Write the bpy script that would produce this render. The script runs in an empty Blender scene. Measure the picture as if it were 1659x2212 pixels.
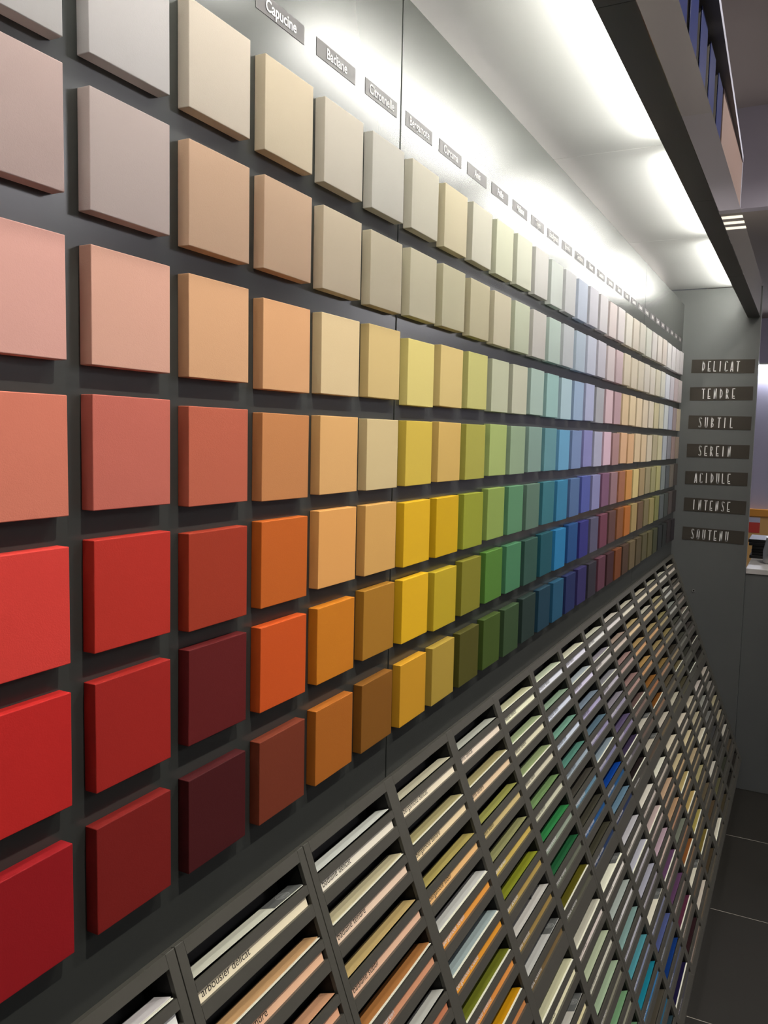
import bpy, bmesh, math, random, colorsys
from mathutils import Matrix, Vector
random.seed(7)
S = bpy.context.scene
COL = S.collection

# ---------------------------------------------------------------- camera
CAM = (-0.40404, -0.55744, -0.41635)
YAW, PITCH, ROLL, FPX = 0.47206, -0.09194, 0.02216, 1790.53
cd = bpy.data.cameras.new('camera'); cam = bpy.data.objects.new('camera', cd); COL.objects.link(cam)
_f = Vector((math.cos(PITCH)*math.cos(YAW), math.cos(PITCH)*math.sin(YAW), math.sin(PITCH)))
_r = _f.cross(Vector((0, 0, 1))).normalized(); _u = _r.cross(_f)
_c, _s = math.cos(ROLL), math.sin(ROLL)
R1 = _c*_r + _s*_u; U1 = -_s*_r + _c*_u
m = Matrix.Identity(4)
for i in range(3):
    m[i][0], m[i][1], m[i][2], m[i][3] = R1[i], U1[i], -_f[i], CAM[i]
cam.matrix_world = m
cd.sensor_fit = 'VERTICAL'; cd.sensor_height = 36.0; cd.lens = FPX/2212*36.0
cd.clip_start = 0.02; cd.clip_end = 60
S.camera = cam

# ---------------------------------------------------------------- world + view
w = bpy.data.worlds.new('shop_air'); S.world = w; w.use_nodes = True
w.node_tree.nodes['Background'].inputs[0].default_value = (0.72, 0.74, 0.80, 1)
w.node_tree.nodes['Background'].inputs[1].default_value = 0.12
S.view_settings.view_transform = 'Standard'; S.view_settings.look = 'None'
S.view_settings.gamma = 1.0; S.view_settings.use_curve_mapping = False
S.view_settings.exposure = 0.0

# main light levels
TUBE_E = 63.0          # fluorescent tubes hidden behind the canopy beam
SPOT_W = 59.0         # ceiling downlights aimed at the wall
LED_E = 60.0
FILL_E = 7.0  # base level of the added fill lamps

# room dimensions (metres, z = 0 at top of the top tile row)
FLOOR = -2.07; CEIL = 0.99; SOFF = 0.575; XEND = 3.80; XFAR = 6.9; XNEAR = -2.6; YR = -3.4
WALLY = 0.0145        # face of the wall boards; tile faces are at y = 0

# ---------------------------------------------------------------- helpers
def lin(c):
    out = []
    for v in c:
        v = v/255.0
        out.append(v/12.92 if v <= 0.04045 else ((v+0.055)/1.055)**2.4)
    return out

def mat(name, rgb=None, rough=0.5, spec=0.5, bump=0.0, bscale=200.0, metal=0.0, emit=None, estr=0.0, objcol=False, var=0.0):
    M = bpy.data.materials.new(name); M.use_nodes = True
    nt = M.node_tree; b = nt.nodes['Principled BSDF']
    b.inputs['Roughness'].default_value = rough
    b.inputs['Specular IOR Level'].default_value = spec
    b.inputs['Metallic'].default_value = metal
    src = None
    if objcol:
        oi = nt.nodes.new('ShaderNodeObjectInfo'); src = oi.outputs['Color']
    elif rgb is not None:
        b.inputs['Base Color'].default_value = (*lin(rgb), 1)
    if var > 0:
        tc = nt.nodes.new('ShaderNodeTexCoord')
        no = nt.nodes.new('ShaderNodeTexNoise'); no.inputs['Scale'].default_value = 9.0; no.inputs['Detail'].default_value = 4
        nt.links.new(tc.outputs['Object'], no.inputs['Vector'])
        mr = nt.nodes.new('ShaderNodeMapRange'); mr.inputs['To Min'].default_value = 1-var; mr.inputs['To Max'].default_value = 1+var
        nt.links.new(no.outputs['Fac'], mr.inputs['Value'])
        mx = nt.nodes.new('ShaderNodeVectorMath'); mx.operation = 'SCALE'
        if src: nt.links.new(src, mx.inputs[0])
        else: mx.inputs[0].default_value = lin(rgb)
        nt.links.new(mr.outputs[0], mx.inputs['Scale']); src = mx.outputs[0]
    if src is not None: nt.links.new(src, b.inputs['Base Color'])
    if bump > 0:
        tc = nt.nodes.new('ShaderNodeTexCoord'); no = nt.nodes.new('ShaderNodeTexNoise')
        no.inputs['Scale'].default_value = bscale; no.inputs['Detail'].default_value = 2
        nt.links.new(tc.outputs['Object'], no.inputs['Vector'])
        bp = nt.nodes.new('ShaderNodeBump'); bp.inputs['Strength'].default_value = bump; bp.inputs['Distance'].default_value = 0.001
        nt.links.new(no.outputs['Fac'], bp.inputs['Height']); nt.links.new(bp.outputs[0], b.inputs['Normal'])
    if emit is not None:
        b.inputs['Emission Color'].default_value = (*emit, 1); b.inputs['Emission Strength'].default_value = estr
    return M

M_PAINT = mat('tile_paint', rough=0.62, spec=0.2, objcol=True, bump=0.12, bscale=900, var=0.02)
M_PAPER = mat('card_paper', rough=0.45, spec=0.3, objcol=True, var=0.015)
M_WALL = mat('wall_laminate', (56, 58, 55), rough=0.27, spec=0.5, var=0.05)
M_RACK = mat('rack_laminate', (75, 73, 66), rough=0.42, spec=0.4, bump=0.05, bscale=600, var=0.04)
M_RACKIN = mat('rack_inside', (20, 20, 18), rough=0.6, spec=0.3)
M_END = mat('end_panel_laminate', (93, 95, 93), rough=0.38, spec=0.5, var=0.03)
M_CEILW = mat('canopy_white_laminate', (240, 241, 238), rough=0.24, spec=0.45)
M_BEAM = mat('canopy_dark', (44, 43, 41), rough=0.5, spec=0.4)
M_FASC = mat('canopy_gloss_grey', (96, 92, 88), rough=0.035, spec=0.6)
M_STICK = mat('sticker_grey', (70, 65, 66), rough=0.5, spec=0.45)
M_SIGN = mat('sign_brown', (62, 57, 50), rough=0.6, spec=0.2)
M_WHITE = mat('lettering_white', (238, 236, 232), rough=0.6, spec=0.2)
M_INK = mat('lettering_dark', (70, 64, 56), rough=0.6, spec=0.2)
M_FLOOR = mat('floor_stone', (40, 38, 34), rough=0.5, spec=0.3, bump=0.1, bscale=80, var=0.10)
M_GROUT = mat('floor_grout', (160, 154, 142), rough=0.9, spec=0.1)
M_FARW = mat('far_wall_paint', (190, 185, 204), rough=0.8, spec=0.2, var=0.02)
M_ROOMW = mat('room_wall_paint', (178, 172, 172), rough=0.8, spec=0.2, var=0.02)
M_CEILR = mat('room_ceiling_paint', (165, 156, 156), rough=0.9, spec=0.1)
M_BULK = mat('bulkhead_paint', (172, 166, 178), rough=0.9, spec=0.1)
M_SOFF = mat('soffit_paint', (150, 140, 133), rough=0.8, spec=0.2)
M_BLUE = mat('box_blue', (32, 42, 90), rough=0.35, spec=0.5)
M_BOXD = mat('box_grey', (96, 92, 88), rough=0.5)
M_BLACK = mat('black_plastic', (20, 20, 20), rough=0.35)
M_PEACH = mat('peach_board', (122, 100, 92), rough=0.6)
M_LEDGE = mat('top_board_edge', (190, 190, 205), rough=0.4)
M_TUBE = mat('tube_glow', (255, 255, 250), emit=(1.0, 0.985, 0.93), estr=TUBE_E)
M_LED = mat('led_glow', (255, 255, 255), emit=(0.86, 0.90, 1.0), estr=LED_E)
M_LOUV = mat('louvre_glow', (255, 250, 230), emit=(1.0, 0.93, 0.75), estr=1.6)
M_DOWN = mat('downlight_glow', (255, 250, 235), emit=(1.0, 0.95, 0.85), estr=12.0)
M_METAL = mat('fitting_metal', (200, 200, 200), rough=0.35, metal=0.8)
M_ENAM = mat('white_enamel', (225, 225, 222), rough=0.4)
M_CTOP = mat('counter_top_pale', (186, 182, 178), rough=0.35, var=0.03)
M_ORANGE = mat('orange_board', (232, 158, 62), rough=0.6)
M_RED = mat('red_print', (214, 72, 60), rough=0.6)
M_GREYPRINT = mat('card_grey_print', (98, 100, 98), rough=0.5, spec=0.3)
M_RING = mat('card_pale_print', (170, 172, 168), rough=0.5, spec=0.3)

def bm_box(bm, x0, x1, y0, y1, z0, z1):
    vs = [bm.verts.new(p) for p in ((x0,y0,z0),(x1,y0,z0),(x1,y1,z0),(x0,y1,z0),(x0,y0,z1),(x1,y0,z1),(x1,y1,z1),(x0,y1,z1))]
    for f in ((0,3,2,1),(4,5,6,7),(0,1,5,4),(1,2,6,5),(2,3,7,6),(3,0,4,7)):
        bm.faces.new([vs[i] for i in f])

def box_mesh(name, x0, x1, y0, y1, z0, z1, bev=0.0, seg=2):
    bm = bmesh.new(); bm_box(bm, x0, x1, y0, y1, z0, z1)
    if bev > 0:
        bmesh.ops.bevel(bm, geom=bm.edges[:], offset=bev, segments=seg, profile=0.5, affect='EDGES')
    me = bpy.data.meshes.new(name); bm.to_mesh(me); bm.free()
    return me

def obj(name, me, m=None, parent=None, loc=(0,0,0), rot=(0,0,0)):
    o = bpy.data.objects.new(name, me); COL.objects.link(o)
    if m is not None and me is not None and len(me.materials) == 0: me.materials.append(m)
    o.location = loc; o.rotation_euler = rot
    if parent is not None: o.parent = parent
    return o

def box(name, x0, x1, y0, y1, z0, z1, m, parent=None, bev=0.0, seg=2):
    """box whose origin sits at the centre of its base"""
    cx, cy = (x0+x1)/2, (y0+y1)/2
    return obj(name, box_mesh(name, x0-cx, x1-cx, y0-cy, y1-cy, 0, z1-z0, bev, seg), m, parent, (cx, cy, z0))

def empty(name, loc=(0,0,0), rot=(0,0,0)):
    o = bpy.data.objects.new(name, None); COL.objects.link(o); o.location = loc; o.rotation_euler = rot
    o.empty_display_size = 0.05
    return o

def tag(o, label, cat, group=None, kind=None):
    o['label'] = label; o['category'] = cat
    if group: o['group'] = group
    if kind: o['kind'] = kind
    return o

def cyl_mesh(name, r, L, n=20, axis='Z', r2=None):
    bm = bmesh.new()
    bmesh.ops.create_cone(bm, cap_ends=True, segments=n, radius1=r, radius2=r if r2 is None else r2, depth=L)
    if axis == 'X': bmesh.ops.rotate(bm, verts=bm.verts, matrix=Matrix.Rotation(math.pi/2, 3, 'Y'))
    if axis == 'Y': bmesh.ops.rotate(bm, verts=bm.verts, matrix=Matrix.Rotation(math.pi/2, 3, 'X'))
    for f in bm.faces:
        if len(f.verts) == 4: f.smooth = True
    me = bpy.data.meshes.new(name); bm.to_mesh(me); bm.free(); return me

def text_mesh(body, width=None, height=None, bold=0.0, extrude=0.0):
    """lettering in the local xy plane, centred on 0,0; scaled to a width or to a cap height"""
    cu = bpy.data.curves.new('t', 'FONT'); cu.body = body; cu.size = 1.0; cu.resolution_u = 3
    cu.align_x = 'CENTER'; cu.align_y = 'CENTER'; cu.offset = bold; cu.extrude = extrude
    o = bpy.data.objects.new('t', cu); COL.objects.link(o)
    dg = bpy.context.evaluated_depsgraph_get(); dg.update()
    me = bpy.data.meshes.new_from_object(o.evaluated_get(dg))
    COL.objects.unlink(o); bpy.data.objects.remove(o); bpy.data.curves.remove(cu)
    xs = [v.co.x for v in me.vertices]; W = max(xs)-min(xs)
    return me, W

def place_text(me, ex, ey, en, origin):
    """map text xy to world/local axes ex, ey, with normal en, at origin"""
    for v in me.vertices:
        p = Vector(origin) + Vector(ex)*v.co.x + Vector(ey)*v.co.y + Vector(en)*v.co.z
        v.co = p

def colour_word(c):
    r, g, b = [v/255 for v in c]
    h, l, s = colorsys.rgb_to_hls(r, g, b); h *= 360
    mx, mn = max(c), min(c); ch = mx-mn
    if ch < 22:
        base = 'off-white' if l > .78 else 'pale grey' if l > .6 else 'mid grey' if l > .35 else 'charcoal' if l > .17 else 'near-black'
        tint = ''
        if ch > 8 and l > .3:
            tint = 'warm ' if (h < 75 or h > 330) else 'greenish ' if h < 170 else 'bluish ' if h < 260 else 'lilac '
        return tint+base
    if h < 12 or h > 345: n = 'red' if s > .45 and l < .55 else ('maroon' if l < .3 else 'pink' if l > .55 else 'dusky red')
    elif h < 25: n = 'brick red' if l < .45 and s > .4 else 'brown' if l < .4 else 'salmon'
    elif h < 38: n = 'brown' if l < .38 else 'orange' if s > .6 and l < .6 else 'tan' if l < .65 else 'peach beige'
    elif h < 52: n = 'brown khaki' if l < .3 else 'mustard yellow' if s > .55 and l < .6 else 'sand' if l < .68 else 'cream'
    elif h < 70: n = 'olive' if l < .45 else 'yellow green' if s > .35 else 'pale khaki'
    elif h < 160: n = 'green'
    elif h < 195: n = 'teal'
    elif h < 235: n = 'blue'
    elif h < 285: n = 'violet'
    else: n = 'mauve'
    if n in ('green', 'teal', 'blue', 'violet', 'mauve'):
        n = ('dark ' if l < .27 else 'mid ' if l < .5 else 'soft ' if l < .72 else 'very pale ') + n
    elif n in ('red', 'brown', 'olive', 'orange', 'maroon', 'dusky red', 'brick red'):
        n = ('deep ' if l < .27 else '' if l < .5 else 'light ') + n
    elif n in ('pink', 'salmon', 'tan', 'sand', 'peach beige', 'cream', 'mustard yellow'):
        n = ('muted ' if l < .5 else '' if l < .75 else 'pale ') + n
    return n

ORD = ['top', 'second', 'third', 'fourth', 'fifth', 'sixth', 'bottom']
ROWN = ['DELICAT', 'TENDRE', 'SUBTIL', 'SEREIN', 'ACIDULE', 'INTENSE', 'SOUTENU']
NUMW = ['zero', 'first', 'second', 'third', 'fourth', 'fifth', 'sixth', 'seventh', 'eighth', 'ninth', 'tenth', 'eleventh', 'twelfth', 'thirteenth', 'fourteenth', 'fifteenth', 'sixteenth', 'seventeenth']
SIGNS = {3: 'Capucine', 4: 'Badiane', 5: 'Citronnelle', 6: 'Bergamote', 7: 'Curcuma', 8: 'Anis', 9: 'Prêle', 10: 'Mélisse', 11: 'Thym',
         12: 'Eucalyptus', 13: 'Ipomée', 14: 'Gentiane', 15: 'Bleuet', 16: 'Lavatère', 17: 'Jacinthe', 18: 'Sauge', 19: 'Giroflé', 20: 'Cannelle',
         21: 'Sésame', 22: 'Romarin', 23: 'Nèfle', 24: 'Coton', 25: 'Miel', 26: 'Lin', 27: 'Neige', 28: 'Coco', 29: 'Noix'}
def colname(c):
    if c < 3: return ['third', 'second', 'next'][c] + ' column before the Capucine sign'
    if c <= 12: return 'column under the %s sign' % SIGNS[c]
    return '%s column after the Eucalyptus sign' % NUMW[c-12]

# ---------------------------------------------------------------- setting: wall, floor, room
wl = box('wall_left', XNEAR, XEND+0.04, 0.10, 0.16, FLOOR, CEIL, M_ROOMW)
tag(wl, 'long display wall clad in dark grey boards behind the colour tiles', 'wall', kind='structure')
def child(name, x0, x1, y0, y1, z0, z1, m, par, bev=0.0):
    o = box(name, x0, x1, y0, y1, z0, z1, m, None, bev)
    o.parent = par; o.location = Vector(o.location) - Vector(par.location)
    return o
for a, b in ((-2.4, -1.302), (-1.298, 0.7407), (0.7443, 2.785), (2.789, XEND-0.0005)):
    child('wall_panel', a, b, WALLY, WALLY+0.02, -0.966, 0.2315, M_WALL, wl, 0.0008)
child('wall_batten', XNEAR+0.2, XEND-0.001, WALLY+0.0205, 0.10, -0.966, 0.20, M_BLACK, wl)

fl = box('floor', XNEAR, XFAR, YR, 0.10, FLOOR-0.06, FLOOR-0.0008, M_GROUT)
tag(fl, 'dark stone floor tiles with pale joints', 'floor', kind='structure')
tile_me = box_mesh('floor_tile', -0.3140, 0.3140, -0.3140, 0.3140, 0, 0.02, 0.0008, 1); tile_me.materials.append(M_FLOOR)
PX = 0.631
ix0 = int((XNEAR - 2.02)/PX) - 1
for ix in range(-7, 8):
    for iy in range(0, 6):
        cx = 2.02 + ix*PX + PX/2; cy = -0.26 - iy*PX - PX/2
        if cx-0.31 < XNEAR or cx+0.31 > XFAR or cy-0.31 < YR: continue
        o = obj('floor_tile', tile_me, None, fl); o.location = Vector((cx, cy, FLOOR-0.02)) - Vector(fl.location)

wf = box('wall_far', XFAR, XFAR+0.1, YR, 0.10, FLOOR, SOFF, M_FARW); tag(wf, 'pale lavender far wall of the shop beyond the counter', 'wall', kind='structure')
wr = box('wall_right', XNEAR, XFAR, YR-0.1, YR, FLOOR, CEIL, M_ROOMW); tag(wr, 'plain shop wall facing the tile display', 'wall', kind='structure')
wn = box('wall_near', XNEAR-0.1, XNEAR, YR, 0.16, FLOOR, CEIL, M_ROOMW); tag(wn, 'plain shop wall at the near end of the display', 'wall', kind='structure')
ce = box('ceiling', XNEAR, 3.5, YR, 0.16, CEIL, CEIL+0.05, M_CEILR); tag(ce, 'grey shop ceiling above the canopy', 'ceiling', kind='structure')
bk = box('trim_1', 3.5, 3.56, YR, 0.10, SOFF, CEIL, M_BULK); tag(bk, 'lavender bulkhead face where the shop ceiling drops', 'bulkhead', kind='structure')
sf = box('trim_2', 3.56, XFAR, YR, 0.10, SOFF, SOFF+0.05, M_SOFF); tag(sf, 'lowered brown grey ceiling soffit beyond the bulkhead', 'ceiling soffit', kind='structure')

we = box('wall_end', XEND, XEND+0.04, -0.322, 0.0995, FLOOR, 0.30, M_END, None, 0.0008)
tag(we, 'dark grey end panel carrying the seven row name signs', 'wall panel', kind='structure')
sc = obj('screw_cap', cyl_mesh('screw_cap', 0.007, 0.004, 16, 'X'), M_METAL, we); sc.location = Vector((XEND-0.001, -0.098, -1.129)) - Vector(we.location)
sc2 = obj('screw_hole', cyl_mesh('screw_hole', 0.0042, 0.005, 14, 'X'), M_BLACK, we); sc2.location = Vector((XEND-0.0012, -0.099, -1.1275)) - Vector(we.location)

# ---------------------------------------------------------------- canopy over the display
cn = empty('display_canopy', (1.4, -0.1, 0.16))
tag(cn, 'lit canopy with white ceiling boards and dark edge beam over the tile wall', 'canopy')
def cpart(name, x0, x1, y0, y1, z0, z1, m, bev=0.0):
    return child(name, x0, x1, y0, y1, z0, z1, m, cn, bev)
JX = [-1.24, -0.24, 0.76, 1.76, 2.76, XEND-0.002]
for a, b in zip(JX[:-1], JX[1:]):
    cpart('ceiling_board', a+0.0008, b-0.0008, -0.264, 0.0985, 0.303, 0.3105, M_CEILW, 0.0006)
    cpart('beam_underside', a+0.0006, b-0.0006, -0.3165, -0.265, 0.16, 0.176, M_BEAM)
    cpart('beam_inner_face', a+0.0006, b-0.0006, -0.2715, -0.265, 0.1762, 0.3028, M_ENAM)
    cpart('fascia', a+0.0003, b-0.0003, -0.318, -0.3166, 0.1595, 0.3125, M_FASC)
for q, (a, b) in enumerate(zip(JX[:-1], JX[1:])):
    t = empty('fluorescent_lamp', ((a+b)/2, -0.2648, 0.267))
    tag(t, 'white fluorescent tube behind the canopy beam, %s from the end panel' % ['fifth', 'fourth', 'third', 'second', 'first'][q], 'lamp', 'fluorescent tubes along the canopy')
    h = (b-a)/2
    obj('tray', box_mesh('tray', -h+0.002, h-0.002, 0, 0.0245, -0.022, -0.017), M_ENAM, t)
    obj('tube', cyl_mesh('tube', 0.0085, 2*h-0.15, 14, 'X'), M_TUBE, t, (0, 0.020, 0.002))
    for sg in (-1, 1):
        obj('end_cap', box_mesh('end_cap', -0.01, 0.01, 0.006, 0.034, -0.0168, 0.014, 0.002, 1), M_ENAM, t, (sg*(h-0.063), 0, 0))

# ---------------------------------------------------------------- colour tiles
T = [
 # top row ... bottom row, 30 columns each
 "205,200,198 213,207,205 222,208,190 220,203,175 217,207,190 215,210,198 222,215,195 228,215,180 225,220,200 228,228,200 230,230,208 228,225,218 225,230,222 222,222,222 210,218,235 222,220,228 225,220,222 228,215,212 228,220,218 228,222,210 225,215,200 222,216,203 218,218,205 222,216,210 220,212,203 212,202,192 222,218,215 220,215,215 218,212,212 218,212,212",
 "200,175,168 195,178,172 205,170,142 200,168,140 205,188,162 200,188,162 205,196,168 200,192,160 198,188,155 210,200,172 200,204,178 205,200,192 190,205,195 200,203,205 185,198,212 200,203,218 200,196,205 208,195,195 200,178,180 215,202,180 216,204,182 212,202,182 212,204,190 214,206,192 205,198,178 205,203,190 208,210,215 195,190,195 190,175,175 195,185,182",
 "228,172,160 222,170,150 220,170,128 222,168,120 225,200,155 215,188,128 222,205,125 215,190,125 195,190,118 185,188,160 190,190,168 165,185,175 150,185,182 170,195,205 150,172,200 170,175,205 165,165,172 205,178,185 178,148,155 210,185,150 215,195,160 215,196,165 210,195,170 208,197,178 195,185,150 202,198,175 200,205,205 170,175,190 160,145,145 195,180,155",
 "215,125,102 195,105,90 188,98,74 196,131,80 222,172,110 210,188,140 208,180,72 205,170,95 165,160,72 160,175,105 140,160,130 125,150,140 95,140,148 100,155,190 115,135,175 130,130,180 165,165,188 205,175,190 160,125,125 205,165,130 205,165,125 205,182,148 205,182,148 200,188,165 170,160,130 192,185,150 165,170,175 125,125,130 145,125,120 145,130,115",
 "210,62,54 178,47,36 155,53,32 190,95,32 222,160,90 208,160,90 215,170,30 200,160,20 140,145,45 130,150,75 85,130,95 85,110,95 50,105,115 50,115,150 75,100,140 75,85,150 125,125,165 115,80,105 135,105,110 145,95,70 185,130,70 195,175,120 150,130,95 140,130,100 145,140,100 160,155,105 115,122,120 75,80,82 105,98,88 70,65,60",
 "182,36,33 152,34,28 92,25,25 195,80,28 195,118,28 160,112,35 215,168,28 180,155,35 120,115,35 75,115,45 65,115,80 45,75,65 25,75,85 35,110,155 30,70,120 45,45,110 80,78,100 100,55,70 85,58,55 120,75,45 160,95,40 150,130,85 95,75,55 110,100,70 135,125,80 110,110,65 80,85,85 60,65,60 75,68,65 55,50,48",
 "142,22,27 116,27,23 68,20,22 112,50,31 165,95,30 125,80,25 195,142,35 165,138,55 75,72,25 60,78,28 50,70,42 35,50,45 25,55,70 30,75,100 30,40,80 45,40,85 45,42,50 85,50,62 60,35,38 105,58,30 70,52,40 95,82,58 78,68,48 80,75,52 85,80,52 60,62,42 35,38,38 35,38,36 45,40,40 40,36,38"]
T = [[tuple(int(v) for v in c.split(',')) for c in r.split()] for r in T]
KP = [0.80, 1.17, 0.78, 0.90, 1.02, 1.10, 1.12]   # colour gain per row, offsets uneven lamp light within the tile colours
ROWZ = [0, -0.1316, -0.2589, -0.39, -0.52, -0.6445, -0.78]
ROWM = [0, 0, -0.003, -0.001, 0.0012, 0.0004, 0]      # usual hanging offset of a row; single tiles below were measured
SX, SZ, PXT, GAP = 0.0986, 0.10198, 0.1261, 0.00145
DZ = {(0, 1): 0.010, (1, 1): 0.003, (2, 1): 0.0, (0, 2): 0.0014, (0, 3): 0.0014, (0, 4): 0.0033, (0, 5): 0.0005, (1, 3): 0.0038, (1, 4): 0.0052, (1, 5): 0.0002,
      (2, 3): -0.001, (2, 4): -0.0006, (2, 5): 0.0022, (3, 2): -0.0056, (3, 3): -0.0035, (3, 4): 0.001, (3, 5): 0.0006, (4, 2): -0.0037, (4, 3): -0.0024,
      (4, 4): 0.0044, (4, 5): 0.0012, (5, 2): -0.0018, (5, 3): -0.0029, (5, 4): 0.0035, (5, 5): 0.004, (6, 2): -0.0078, (6, 3): -0.0023, (6, 4): -0.0003,
      (6, 5): 0.0012, (7, 2): -0.0042, (7, 3): -0.0012, (7, 4): -0.0005, (7, 5): -0.0037, (8, 3): -0.002, (8, 4): -0.0008, (9, 3): 0.0006, (9, 4): 0.0033,
      (10, 3): -0.0004, (10, 4): 0.002, (0, 0): 0, (1, 0): 0, (2, 0): 0, (1, 2): 0, (2, 2): -0.0012}
tme = box_mesh('colour_tile', -SX/2, SX/2, -WALLY/2, WALLY/2, -SZ/2, SZ/2, 0.0007, 2); tme.materials.append(M_PAINT)
def setcol(o, c, k=1.0):
    l = lin(c); o.color = (*[min(0.9, v*k) for v in l], 1)
for r in range(7):
    for c in range(30):
        x = c*PXT + (GAP if c >= 6 else 0) + SX/2
        z = ROWZ[r] - SZ/2 + DZ.get((c, r), ROWM[r] + random.uniform(-0.0018, 0.0018))
        o = obj('colour_tile', tme, None, None, (x, WALLY/2, z), (0, math.radians(random.uniform(-0.35, 0.35)), 0))
        setcol(o, T[r][c], KP[r])
        tag(o, '%s square tile in the %s row, %s' % (colour_word(T[r][c]), ORD[r] if r in (0, 6) else ROWN[r], colname(c)), 'tile', 'square colour tiles on the display wall')

# ---------------------------------------------------------------- column name signs
for c, nm in SIGNS.items():
    x0 = c*PXT + (GAP if c >= 6 else 0); xc = x0 + 0.0495; zc = 0.060
    p = box('column_sign', xc-0.049, xc+0.049, WALLY-0.0005, WALLY-0.0001, zc-0.0108, zc+0.0108, M_STICK)
    lab = 'grey column sign reading %s' % nm if c <= 12 else 'small grey column sign, %s after the Eucalyptus sign' % NUMW[c-12]
    tag(p, lab, 'sign', 'column name signs above the tiles')
    me, W = text_mesh(nm, bold=0.018)
    k = min(0.0172, 0.084/W)
    for v in me.vertices: v.co = Vector((v.co.x*k*0.97, -0.0008, v.co.y*k*1.05 + 0.0108))
    obj('lettering', me, M_WHITE, p)

# ---------------------------------------------------------------- row name signs on the end panel
ST = {'D': [[(0,0),(0,1)],[(0,1),(.30,.72),(.36,.5),(.30,.28),(0,0)]], 'E': [[(.38,1),(.0,1),(0,0),(.38,0)],[(0,.22),(.3,.22)]],
      'L': [[(0,1),(0,0),(.36,0)]], 'I': [[(.12,0),(.12,1)]], 'C': [[(.40,.93),(.30,1),(.10,1),(0,.9),(0,.1),(.10,0),(.30,0),(.40,.07)]],
      'A': [[(0,0),(.18,1),(.26,1),(.40,0)],[(.06,.18),(.36,.18)]], 'T': [[(0,1),(.46,1)],[(.23,1),(.23,0)]],
      'N': [[(0,0),(0,1),(.34,0),(.34,1)]], 'R': [[(0,0),(0,1),(.30,.86),(.30,.66),(.02,.48)],[(.06,.48),(.36,0)]],
      'S': [[(.40,.92),(.28,1),(.10,1),(.02,.88),(.06,.7),(.34,.34),(.38,.14),(.28,0),(.10,0),(0,.08)]],
      'U': [[(0,1),(0,.1),(.10,0),(.28,0),(.38,.1),(.38,1)]], 'B': [[(0,0),(0,1),(.28,.84),(.26,.66),(.02,.5)],[(.02,.5),(.34,.3),(.32,.12),(0,0)]],
      'O': [[(.06,.04),(0,.12),(0,.88),(.10,1),(.28,1),(.38,.88),(.38,.12),(.28,0),(.10,0),(.06,.04)]]}
def stroke_word(word, h, pitch, wd):
    """ribbon strokes in a plane: returns mesh with x to the right, z up (y = 0)"""
    bm = bmesh.new(); x = 0
    for ch in word:
        for pl in ST[ch]:
            for (a, b) in zip(pl[:-1], pl[1:]):
                p = Vector((x + a[0]*h*0.52, a[1]*h)); q = Vector((x + b[0]*h*0.52, b[1]*h))
                d = (q-p).normalized(); n = Vector((-d.y, d.x))*wd/2; p2 = p - d*wd*0.45; q2 = q + d*wd*0.45
                vs = [bm.verts.new((v.x, 0, v.y)) for v in (p2-n, q2-n, q2+n, p2+n)]
                bm.faces.new(vs)
        x += pitch
    me = bpy.data.meshes.new('lettering'); bm.to_mesh(me); bm.free()
    return me, x - pitch + 0.24*h
SZC = [(-0.0595, 0.0315), (-0.186, 0.0315), (-0.3215, 0.0315), (-0.455, 0.0315), (-0.5835, 0.0312), (-0.714, 0.0318), (-0.855, 0.0312)]
TX = [(-0.085, -0.243), (-0.09, -0.233), (-0.083, -0.231), (-0.09, -0.229), (-0.078, -0.235), (-0.077, -0.240), (-0.077, -0.240)]
for r, (zc, hh) in enumerate(SZC):
    yc = -0.1695; hw = 0.1375
    p = box('row_sign', XEND-0.0012, XEND-0.0001, yc-hw, yc+hw, zc-hh, zc+hh, M_SIGN)
    p.rotation_euler = (math.radians([0.9, -0.5, 0.6, 0.1, -0.4, 0.9, 1.0][r]), 0, 0)
    tag(p, 'dark brown sign reading %s on the end panel' % ROWN[r], 'sign', 'row name signs on the end panel')
    a, b = TX[r]; n = len(ROWN[r]); H = 0.044
    pitch = (abs(b-a) - 0.010)/(n-1)
    me, W = stroke_word(ROWN[r], H, pitch, 0.0042)
    y0 = a + 0.003
    for v in me.vertices:
        v.co = Vector((-0.0009, (y0 - v.co.x) - yc, v.co.z - H/2 + hh))
    me.flip_normals()
    obj('lettering', me, M_WHITE, p)

# ---------------------------------------------------------------- sloping card rack
TH = math.radians(20.7)
P0 = Vector((0, 0.005, -0.957)); SL = Vector((0, -math.sin(TH), -math.cos(TH))); NI = Vector((0, math.cos(TH), -math.sin(TH)))
rk = empty('card_rack', P0, (-TH, 0, 0))
tag(rk, 'long sloping dark grey rack of slots holding paint cards below the tiles', 'rack')
def rpart(name, x0, x1, d0, d1, a0, a1, m, bev=0.0):
    cx = (x0+x1)/2; cz = -(a0+a1)/2
    me = box_mesh(name, x0-cx, x1-cx, d0, d1, -(a1-a0)/2, (a1-a0)/2, bev, 1)
    return obj(name, me, m, rk, (cx, 0, cz))
OW = 0.2205
OX = [0.001 + 0.2484*j for j in range(-3, 11)] + [2.759, 3.0095, 3.2685, 3.522]
OX = dict(zip(range(-3, 15), OX))
R0 = [0.015 + 0.0710*r for r in range(7)] + [0.5253 + 0.0704*r for r in range(7)]
XL, XR = OX[-3]-0.03, XEND-0.003
ABOT = 1.026
SEAM = {1: 0, 2: 0, 6: 0, 11: 0, 13: 0}
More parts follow.
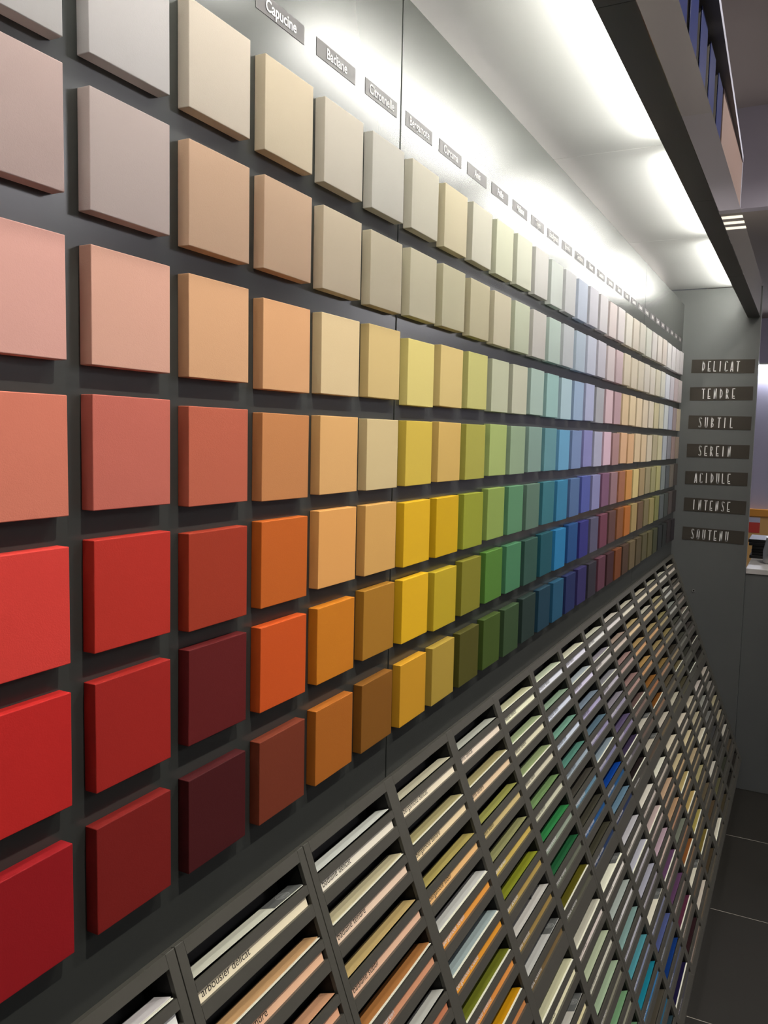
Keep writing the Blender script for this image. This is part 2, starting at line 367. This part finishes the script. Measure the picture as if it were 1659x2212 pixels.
for j in range(-3, 16):
    a = XL if j == -3 else OX[j-1] + OW
    b = XR if j == 15 else OX[j]
    if j in SEAM:
        mid = (a+b)/2
        rpart('upright', a, mid-0.0006, 0, 0.006, 0.0, ABOT, M_RACK, 0.0004); rpart('upright', mid+0.0006, b, 0, 0.006, 0.0, ABOT, M_RACK, 0.0004)
    else:
        rpart('upright', a, b, 0, 0.006, 0.0, ABOT, M_RACK, 0.0004)
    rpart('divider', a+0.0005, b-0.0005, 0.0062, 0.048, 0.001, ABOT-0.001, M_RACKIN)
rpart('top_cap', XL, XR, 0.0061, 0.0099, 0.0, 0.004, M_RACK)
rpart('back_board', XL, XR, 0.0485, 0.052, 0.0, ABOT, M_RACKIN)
for j in range(-3, 15):
    x0, x1 = OX[j]+0.0002, OX[j]+OW-0.0002
    rails = [(0.0, R0[0])] + [(R0[r]+0.0552, R0[r+1]) for r in range(13)] + [(R0[13]+0.0552, ABOT)]
    for a, b in rails: rpart('rail', x0, x1, 0.0002, 0.006, a, b, M_RACK)
    for r in range(14):
        rpart('lip', x0, x1, 0.0002, 0.004, R0[r]+0.0302, R0[r]+0.0416, M_RACK)
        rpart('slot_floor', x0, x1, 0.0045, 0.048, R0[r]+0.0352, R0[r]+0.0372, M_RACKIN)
    pass
pb = P0 + SL*ABOT
plo = box_mesh('plinth', XL, XR, -0.002, 0.30, FLOOR+0.0005, pb.z+0.004)
o = obj('plinth', plo, M_RACK, rk)
o.matrix_parent_inverse = Matrix.Identity(4)
o.matrix_local = (Matrix.Translation(P0) @ Matrix.Rotation(-TH, 4, 'X')).inverted() @ Matrix.Translation((0, -0.338, 0))

# colours: cards and label strips, upper then lower block; None = not seen
CU = {0: "200,195,195 190,170,150", 1: "205,205,188 190,150,105 200,150,115 196,140,100",
 2: "205,208,200 190,180,145 190,165,110 165,110,60 190,190,182", 3: "190,185,160 165,155,110 170,155,90 195,195,190 150,165,165 100,105,30 190,135,15",
 4: "180,182,170 160,150,105 150,150,80 140,140,95 125,130,35 195,192,185 185,185,180", 5: "190,190,155 150,165,125 140,155,110 110,140,90 45,120,65 30,85,50 85,80,20",
 6: "185,195,170 140,165,140 115,160,140 85,135,120 65,62,55 60,58,48 60,58,45", 7: "200,198,175 165,175,180 120,135,150 90,115,130 130,145,155 10,60,140 100,130,150",
 8: "195,195,175 145,140,150 135,135,140 140,135,145 90,80,110 60,50,75 35,28,28", 9: "205,198,185 165,145,130 160,130,125 150,120,115 100,80,75 195,190,175 185,178,160",
 10: "200,195,175 180,160,115 180,150,100 175,140,85 140,95,45 120,75,30 200,192,175", 11: "200,190,165 205,200,180 170,150,105 160,140,95 135,110,65 90,80,60 195,190,170",
 12: "185,180,155 180,170,130 150,140,95 145,130,85 60,55,45 110,100,70 80,75,55", 13: "200,198,180 205,203,190 150,155,145 85,85,75 75,75,65 60,60,52 45,45,40",
 14: "200,190,170 110,105,95 120,115,105 135,125,115 75,70,66 60,55,52 45,42,40"}
SU = {0: "235,230,220 230,205,180", 1: "238,215,185 225,180,145 220,165,130 210,150,120", 2: "225,218,200 228,200,175 222,180,150 205,145,110 190,120,85",
 3: "230,215,190 235,205,165 228,180,120 222,150,65 215,145,45 215,140,65 190,125,70", 4: "225,210,190 222,195,160 195,175,120 190,165,85 165,140,75 145,120,65 110,90,55",
 5: "225,225,195 215,210,180 205,200,175 195,195,170 138,150,132 95,100,85 80,80,65", 6: "215,218,228 205,212,225 195,205,218 150,165,175 90,125,145 25,75,125 30,50,85",
 7: "215,215,228 205,200,220 165,160,190 140,135,165 120,120,150 25,75,120 30,45,80", 8: "215,215,210 200,195,190 180,175,185 150,145,165 130,120,150 95,90,95 75,72,65",
 9: "215,210,205 200,185,170 175,150,140 165,135,125 120,100,90 100,85,75 85,70,55", 10: "215,210,190 215,190,150 200,155,110 190,145,100 160,110,75 130,100,75 105,90,65",
 11: "215,205,180 205,180,140 195,155,110 175,140,105 160,125,95 110,100,80 95,90,70", 12: "210,195,165 190,175,130 165,150,110 150,135,100 140,125,95 105,100,75 85,82,62",
 13: "205,200,185 185,185,175 165,165,155 130,130,122 110,110,100 95,95,85 80,80,72", 14: "205,195,180 165,155,140 145,135,125 120,115,108 100,95,90 85,82,78 80,78,70"}
CL = {4: "190,188,155 185,182,172", 5: "185,182,165 175,185,155 155,175,145 110,150,110 90,130,95", 6: "240,232,205 165,175,168 125,155,150 75,140,150 25,120,140 70,65,55 40,60,70",
 7: "190,188,192 180,180,190 165,165,178 225,220,200 75,85,130 15,50,110 25,20,55", 8: "220,215,200 190,170,165 180,155,165 95,65,95 90,60,90 85,40,60 45,25,28",
 9: "230,225,205 190,160,130 180,145,110 115,120,105 130,80,40 215,210,190 200,190,175", 10: "215,205,180 200,185,145 185,165,110 180,155,95 165,150,80 115,100,45 70,58,40",
 11: "220,210,190 215,200,160 185,165,130 170,160,115 95,85,65 85,70,50 210,205,185", 12: "200,190,165 190,180,150 225,215,190 215,205,180 210,205,190 95,92,65 70,62,45",
 13: "215,205,195 165,165,155 130,130,125 75,75,75 65,65,62 60,62,50 40,38,34", 14: "215,205,190 160,155,145 190,180,145 190,180,150 210,205,190 90,80,65 45,42,38"}
SLW = {4: "230,222,185 222,212,165", 5: "215,205,195 200,198,180 130,128,110 140,140,120 110,120,95", 6: "220,215,205 200,198,195 170,170,178 120,130,155 45,110,160 30,90,120 40,60,80",
 7: "200,195,185 175,172,175 145,140,148 115,118,140 90,95,105 70,80,110 60,58,70", 8: "190,180,170 180,165,155 200,180,165 150,125,115 125,110,100 125,110,95 130,110,95",
 9: "185,175,160 185,155,125 170,130,100 145,110,80 130,100,70 105,85,65 100,85,65", 10: "190,180,155 195,165,120 175,145,105 150,125,85 120,105,75 105,95,70 95,85,65",
 11: "190,180,160 185,170,130 160,140,105 145,130,100 110,100,80 95,85,65 95,88,72", 12: "180,170,145 170,160,130 160,150,120 140,130,105 120,112,95 95,92,75 85,80,65",
 13: "185,178,165 150,148,140 125,123,118 100,100,95 90,90,85 85,85,75 80,78,70", 14: "180,172,158 145,140,130 140,132,112 130,122,105 115,110,100 95,88,78 85,80,72"}
def tab(d): return {j: [tuple(int(v) for v in c.split(',')) for c in s.split()] for j, s in d.items()}
CU, SU, CL, SLW = tab(CU), tab(SU), tab(CL), tab(SLW)
PRINTED = {(0, 1, 0), (0, 4, 5), (0, 4, 6), (1, 4, 1), (1, 7, 3), (1, 9, 5), (0, 9, 5), (0, 9, 6), (1, 6, 0)}   # cards lying reversed, dark band at one end
WHITE2 = {(0,0,0),(0,1,1),(0,2,1),(0,3,1),(0,4,1),(0,2,3),(0,3,3),(0,3,4),(0,3,5),(0,3,6),(0,5,0),(0,5,1),(0,5,2),(0,5,6),(0,6,0),(0,7,1),(0,7,0),(0,8,1),(0,8,2),(0,9,4),(0,10,5),
          (0,7,4),(0,8,5),(0,8,6),(1,5,0),(1,4,0),(1,6,0),(1,7,1),(1,8,1),(1,10,2),(1,10,4),(1,9,4),(1,10,5),(1,7,6),(1,11,6),(1,8,3),(0,14,3),(0,14,5),(0,13,6),(0,12,5),(1,12,2),(1,8,5),(1,10,3)}
STXT = {1: 'arbousier', 2: 'badiane', 3: 'bergamote', 4: 'anis', 5: 'mélisse', 6: 'eucalyptus', 7: 'gentiane', 8: 'lavatère'}
LTXT = {4: 'prêle', 5: 'thym', 6: 'ipomée', 7: 'bleuet', 8: 'jacinthe'}
RTXT = ['délicat', 'tendre', 'subtil', 'serein', 'acidulé', 'intense', 'soutenu']
ROWW = ['top', 'second', 'third', 'fourth', 'fifth', 'sixth', 'seventh']
RACKSIGN = {2: 'Badiane', 3: 'Bergamote', 4: 'Anis', 5: 'Mélisse', 6: 'Eucalyptus'}
def rackcol(j):
    if j < 2: return ['second slot column before Badiane sign', 'slot column before Badiane sign'][j]
    if j in RACKSIGN: return 'slot column below %s sign' % RACKSIGN[j]
    return '%s slot column after Eucalyptus sign' % NUMW[j-6]
card_cache = {}
def card_mesh(D, seed):
    key = (round(D, 4), seed % 4)
    if key in card_cache: return card_cache[key]
    bm = bmesh.new(); W = OW-0.006; n = 8; t = 0.0007; curl = [0, 0.0012, -0.0008, 0.002][seed % 4]
    top, bot = [], []
    for i in range(n+1):
        x = -W/2 + W*i/n; u = i/n; z = curl*(u**3)
        top.append([bm.verts.new((x, 0, z+t)), bm.verts.new((x, D, z*0.3+t))]); bot.append([bm.verts.new((x, 0, z)), bm.verts.new((x, D, z*0.3))])
    for i in range(n):
        bm.faces.new((top[i][0], top[i+1][0], top[i+1][1], top[i][1])); bm.faces.new((bot[i][0], bot[i][1], bot[i+1][1], bot[i+1][0]))
        bm.faces.new((bot[i][0], bot[i+1][0], top[i+1][0], top[i][0])); bm.faces.new((bot[i][1], top[i][1], top[i+1][1], bot[i+1][1]))
    bm.faces.new((bot[0][0], top[0][0], top[0][1], bot[0][1])); bm.faces.new((bot[n][0], bot[n][1], top[n][1], top[n][0]))
    me = bpy.data.meshes.new('paint_card'); bm.to_mesh(me); bm.free(); me.materials.append(M_PAPER)
    card_cache[key] = me
    return me
strip_me = box_mesh('label_strip', -OW/2, OW/2-0.004, 0, 0.0006, -0.0074, 0.0074); strip_me.materials.append(M_PAPER)
KC = 1.18
def ring_mesh():
    bm = bmesh.new(); n = 24
    for (ra, rb) in ((0.0085, 0.0095), (0.0060, 0.0066)):
        vi = [bm.verts.new((ra*math.cos(k*2*math.pi/n), ra*math.sin(k*2*math.pi/n), 0)) for k in range(n)]
        vo = [bm.verts.new((rb*math.cos(k*2*math.pi/n), rb*math.sin(k*2*math.pi/n), 0)) for k in range(n)]
        for k in range(n): bm.faces.new((vi[k], vo[k], vo[(k+1) % n], vi[(k+1) % n]))
    for x in (-0.003, 0.0, 0.003):
        vs = [bm.verts.new(p) for p in ((x-0.0006, -0.0035, 0), (x+0.0006, -0.0035, 0), (x+0.0006, 0.0035, 0), (x-0.0006, 0.0035, 0))]; bm.faces.new(vs)
    me = bpy.data.meshes.new('emblem'); bm.to_mesh(me); bm.free(); return me
RING = ring_mesh(); RING.materials.append(M_RING)
for blk, CT, STT, txt in ((0, CU, SU, STXT), (1, CL, SLW, LTXT)):
    for j in CT:
        for r, col in enumerate(CT[j]):
            a0 = R0[blk*7 + r]; xc = OX[j] + OW/2
            D = (0.0255 if blk == 0 else 0.0245) + random.uniform(-0.0015, 0.001)
            where = '%s row of %s rack, %s' % (ROWW[r], 'upper' if blk == 0 else 'lower', rackcol(j))
            # stack height: bottom card rests on slot floor (a0+.0352) ; top card surface near lip top (a0+.030)
            base = a0 + 0.0352
            yaw = math.radians(random.uniform(-0.5, 0.5)); dx = random.uniform(-0.0012, 0.0012)
            seed = random.randrange(16)
            two = (blk, j, r) in WHITE2
            lev = 0.0075 if two else 0.0072
            def putcard(h, c, lab, dep, sd, front=0.0042):
                p = P0 + SL*(base - h) + NI*front; p.x = xc + dx
                o = obj('paint_card', card_mesh(dep, sd), None, None, p, (-TH, 0, 0)); o.rotation_euler = (Matrix.Rotation(-TH, 3, 'X') @ Matrix.Rotation(yaw, 3, 'Z')).to_euler()
                setcol(o, c, KC); tag(o, lab, 'card', 'paint cards in the sloping rack'); return o
            top = putcard(lev + (0.0010 if two else 0), col, '%s card, %s' % (colour_word(col), where), D, seed)
            if two:
                putcard(lev - 0.0004, (232, 226, 208), 'white card beneath another, %s' % where, D-0.002, seed, 0.0012)
            if (blk, j, r) in PRINTED:
                W = OW-0.006
                b1 = obj('printed_band', box_mesh('printed_band', W/2-0.062, W/2-0.0002, 0.0003, D-0.0003, 0.00072, 0.0009), M_GREYPRINT, top); b1['label'] = 'dark grey printed end of the card'
                obj('emblem', RING, None, b1, (W/2-0.030, 0.0118, 0.00096))
            # label strip
            st = obj('label_strip', strip_me, None, rk, (xc, 0.0046, -(a0+0.0484))); setcol(st, STT[j][r], KC)
            if j in txt:
                me, Wt = text_mesh('%s %s' % (txt[j], RTXT[r]))
                k = 0.0128
                if Wt*k > 0.13: k = 0.13/Wt
                sw = Wt*k
                for v in me.vertices: v.co = Vector((v.co.x*k - OW/2 + 0.008 + sw/2, -0.0002, v.co.y*k + 0.0012))
                dark = sum(STT[j][r]) > 470
                obj('lettering', me, M_INK if dark else M_WHITE, st)

# ---------------------------------------------------------------- ledge on top of the canopy: boxes, board, top shelf
sh = empty('canopy_shelf', (1.6, -0.27, 0.3126))
tag(sh, 'narrow shelf on top of the canopy with peach back board and pale edged top', 'shelf')
bm = bmesh.new()
poly = [(0.2, -0.3735), (2.455, -0.3185), (2.455, -0.20), (0.2, -0.20)]
zb, zt = 0.449, 0.467
lo = [bm.verts.new((x-1.6, y+0.27, zb-0.3126)) for x, y in poly]; hi = [bm.verts.new((x-1.6, y+0.27, zt-0.3126)) for x, y in poly]
bm.faces.new(list(reversed(lo))); bm.faces.new(hi)
for i in range(4): bm.faces.new((lo[i], lo[(i+1) % 4], hi[(i+1) % 4], hi[i]))
me = bpy.data.meshes.new('top_board'); bm.to_mesh(me); bm.free()
me.materials.append(M_BOXD); me.materials.append(M_LEDGE); me.polygons[2].material_index = 1; me.polygons[3].material_index = 1
obj('top_board', me, None, sh)
child('back_board', 1.845, 2.45, -0.3165, -0.300, 0.3127, 0.4488, M_PEACH, sh)
child('back_board', 0.2, 1.84, -0.262, -0.25, 0.3127, 0.4488, M_BOXD, sh)
child('end_board', 2.4505, 2.456, -0.318, -0.25, 0.3127, 0.4488, M_LEDGE, sh)
for k, x in enumerate((0.955, 1.095, 1.235, 1.385, 1.545, 1.712)):
    b = empty('storage_box', (x+0.06, -0.29, 0.3127))
    wds = 0.098
    obj('front', box_mesh('front', -wds/2-0.011, wds/2-0.011, -0.0275, -0.0255, 0, 0.120, 0.0005, 1), M_BLUE, b)
    obj('body', box_mesh('body', -wds/2-0.0105, wds/2+0.012, -0.025, 0.024, 0, 0.116, 0.001, 1), M_BOXD, b)
    obj('slot', box_mesh('slot', wds/2-0.004, wds/2+0.002, -0.0262, -0.0251, 0.004, 0.112), M_BLACK, b)
    tag(b, 'blue fronted box on the canopy shelf, %s from the peach board' % ['sixth', 'fifth', 'fourth', 'third', 'second', 'first'][k], 'box', 'blue boxes on the canopy shelf')

# ---------------------------------------------------------------- counter beyond the end panel
ct = empty('service_counter', (4.1, -1.0, FLOOR)); tag(ct, 'dark grey service counter with pale top beside the end panel', 'counter')
child('front_panel', 3.815, 3.84, -1.7, -0.3225, FLOOR+0.001, -1.006, M_END, ct, 0.001)
child('body', 3.8405, 4.55, -1.69, -0.3225, FLOOR+0.001, -1.026, M_RACK, ct)
child('top', 3.81, 4.56, -1.71, -0.3225, -1.0255, -1.0, M_CTOP, ct, 0.002)
for k in range(6):
    z = -0.9999 + k*0.0165
    b = box('ring_binder', 4.20+0.012*random.uniform(-1, 1), 4.44, -0.58, -0.31+0.02*random.uniform(-1, 1), z, z+0.016, M_BLACK, None, 0.002, 1)
    b.rotation_euler = (0, 0, math.radians(random.uniform(-4, 4)))
    tag(b, 'black folder on the counter, %s of its stack' % ['lowest', 'second from bottom', 'third from bottom', 'third from top', 'second from top', 'topmost'][k], 'folder', 'stack of black folders on the counter')
    b2 = obj('pages', box_mesh('pages', -0.115, 0.10, -0.1335, 0.128, 0.005, 0.011), M_CTOP, b)
mg = empty('metal_jug', (4.05, -0.425, -1.0)); tag(mg, 'small silver jug on the counter beside the black folders', 'jug')
prof = [(0.0, 0.0), (0.038, 0.0), (0.042, 0.01), (0.044, 0.06), (0.036, 0.10), (0.032, 0.125), (0.036, 0.13), (0.030, 0.128), (0.0, 0.126)]
bm = bmesh.new(); n = 20; rings = []
for (rr, zz) in prof: rings.append([bm.verts.new((rr*math.cos(k*2*math.pi/n), rr*math.sin(k*2*math.pi/n), zz)) for k in range(n)] if rr > 0 else [bm.verts.new((0, 0, zz))])
for A, B in zip(rings[:-1], rings[1:]):
    for k in range(n):
        if len(A) == 1: bm.faces.new((A[0], B[(k+1) % n], B[k]))
        elif len(B) == 1: bm.faces.new((A[k], A[(k+1) % n], B[0]))
        else: bm.faces.new((A[k], A[(k+1) % n], B[(k+1) % n], B[k]))
for f in bm.faces: f.smooth = True
me = bpy.data.meshes.new('body'); bm.to_mesh(me); bm.free(); obj('body', me, M_METAL, mg)
bm = bmesh.new(); seg = 10; ns = 8; rs = []
for i in range(seg+1):
    t = -math.pi/2 + math.pi*i/seg; c = Vector((0, -0.040-0.026*math.cos(t), 0.062+0.034*math.sin(t))); d = Vector((0, -math.cos(t), math.sin(t)))
    rs.append([bm.verts.new(c + (d*math.cos(k*2*math.pi/ns) + Vector((1, 0, 0))*math.sin(k*2*math.pi/ns))*0.0045) for k in range(ns)])
for A, B in zip(rs[:-1], rs[1:]):
    for k in range(ns): bm.faces.new((A[k], A[(k+1) % ns], B[(k+1) % ns], B[k]))
me = bpy.data.meshes.new('handle'); bm.to_mesh(me); bm.free(); obj('handle', me, M_METAL, mg)

# ---------------------------------------------------------------- far wall display
ob = box('wall_ledge', XFAR-0.05, XFAR-0.0005, -1.6, 0.05, -0.995, -0.938, M_ORANGE, None, 0.003); tag(ob, 'long orange ledge fixed on the lavender far wall', 'ledge')
ob2 = box('display_board', XFAR-0.03, XFAR-0.0005, -1.6, 0.05, FLOOR+0.0005, -0.9955, mat('pale_orange_board', (228, 180, 110), rough=0.6), None, 0.002); tag(ob2, 'pale orange board on the far wall below the orange ledge', 'board')
po = box('printed_poster', XFAR-0.034, XFAR-0.0305, -0.235, 0.0, -1.13, -1.005, mat('poster_pale', (205, 205, 225), rough=0.6), None); tag(po, 'pale poster with red lower half on the orange board', 'poster')
obj('red_field', box_mesh('red_field', -0.0022, -0.0018, -0.1175, 0.1175, 0, 0.084), M_RED, po)
ld = empty('wall_lamp', (XFAR, -0.6, 0.19)); tag(ld, 'slim bright lamp bar washing light down the lavender far wall', 'lamp')
obj('housing', box_mesh('housing', -0.06, -0.0005, -0.17, 0.6, 0.016, 0.03), M_ENAM, ld)
obj('light_strip', box_mesh('light_strip', -0.045, -0.0005, -0.15, 0.58, -0.012, 0.0155), M_LED, ld)

# ---------------------------------------------------------------- lamps of the room and added fill lamps
lv = empty('louvre_lamp', (3.67, -0.55, SOFF)); tag(lv, 'ceiling lamp with three glowing bars on the brown soffit', 'lamp')
obj('frame', box_mesh('frame', -0.10, 0.15, -0.22, 0.19, -0.006, -0.0005), M_SOFF, lv)
for k in range(3):
    obj('light_bar', box_mesh('light_bar', -0.016, 0.016, -0.20, 0.17, -0.010, -0.0062), M_LOUV, lv, (-0.075+0.10*k, 0, 0))
for x, y, z, e, wh in ((0.2, -2.5, CEIL, 1.0, 'above the aisle'), (2.6, -2.95, CEIL, 3.6, 'in front of the bulkhead'), (5.3, -2.2, SOFF, 2.4, 'on the soffit beyond the counter')):  # unseen lamps, added to brighten the bulkhead, ceiling and far room
    M_FILL = mat('added_fill_glow', (255, 252, 245), emit=(0.96, 0.95, 1.0), estr=FILL_E*e)
    d = empty('added_fill_lamp', (x, y, z)); tag(d, 'added square fill lamp %s' % wh, 'lamp', 'added square fill lamps')
    obj('housing', box_mesh('housing', -0.31, 0.31, -0.31, 0.31, -0.02, -0.0005, 0.003, 1), M_ENAM, d)
    obj('diffuser', box_mesh('diffuser', -0.29, 0.29, -0.29, 0.29, -0.09, -0.0205, 0.004, 1), M_FILL, d)
DL = [(0.2, -0.93, 1.5), (1.2, -0.93, 0.95), (2.15, -0.93, 0.85), (3.1, -0.93, 0.95)]
for i, (x, y, ew) in enumerate(DL):
    d = empty('ceiling_downlight', (x, y, CEIL)); tag(d, 'round ceiling downlight aimed at the tiles, %s from the bulkhead' % ['fourth', 'third', 'second', 'first'][i], 'lamp', 'ceiling downlights facing the tiles')
    obj('trim_ring', cyl_mesh('trim_ring', 0.062, 0.008, 28, 'Z', 0.055), M_ENAM, d, (0, 0, -0.0045))
    obj('lens', cyl_mesh('lens', 0.040, 0.004, 24, 'Z'), M_DOWN, d, (0, 0, -0.0105))
    L = bpy.data.lights.new('downlight_beam', 'SPOT'); L.energy = SPOT_W*ew; L.color = (1.0, 0.955, 0.88)
    L.spot_size = math.radians(100); L.spot_blend = 0.9; L.shadow_soft_size = 0.018
    lo_ = bpy.data.objects.new('downlight_beam', L); COL.objects.link(lo_); lo_.parent = d; lo_.location = (0, 0, -0.03)
    tgt = Vector((x, 0.0, -0.85)) - Vector((x, y, CEIL-0.03)); lo_.rotation_euler = tgt.to_track_quat('-Z', 'Y').to_euler()
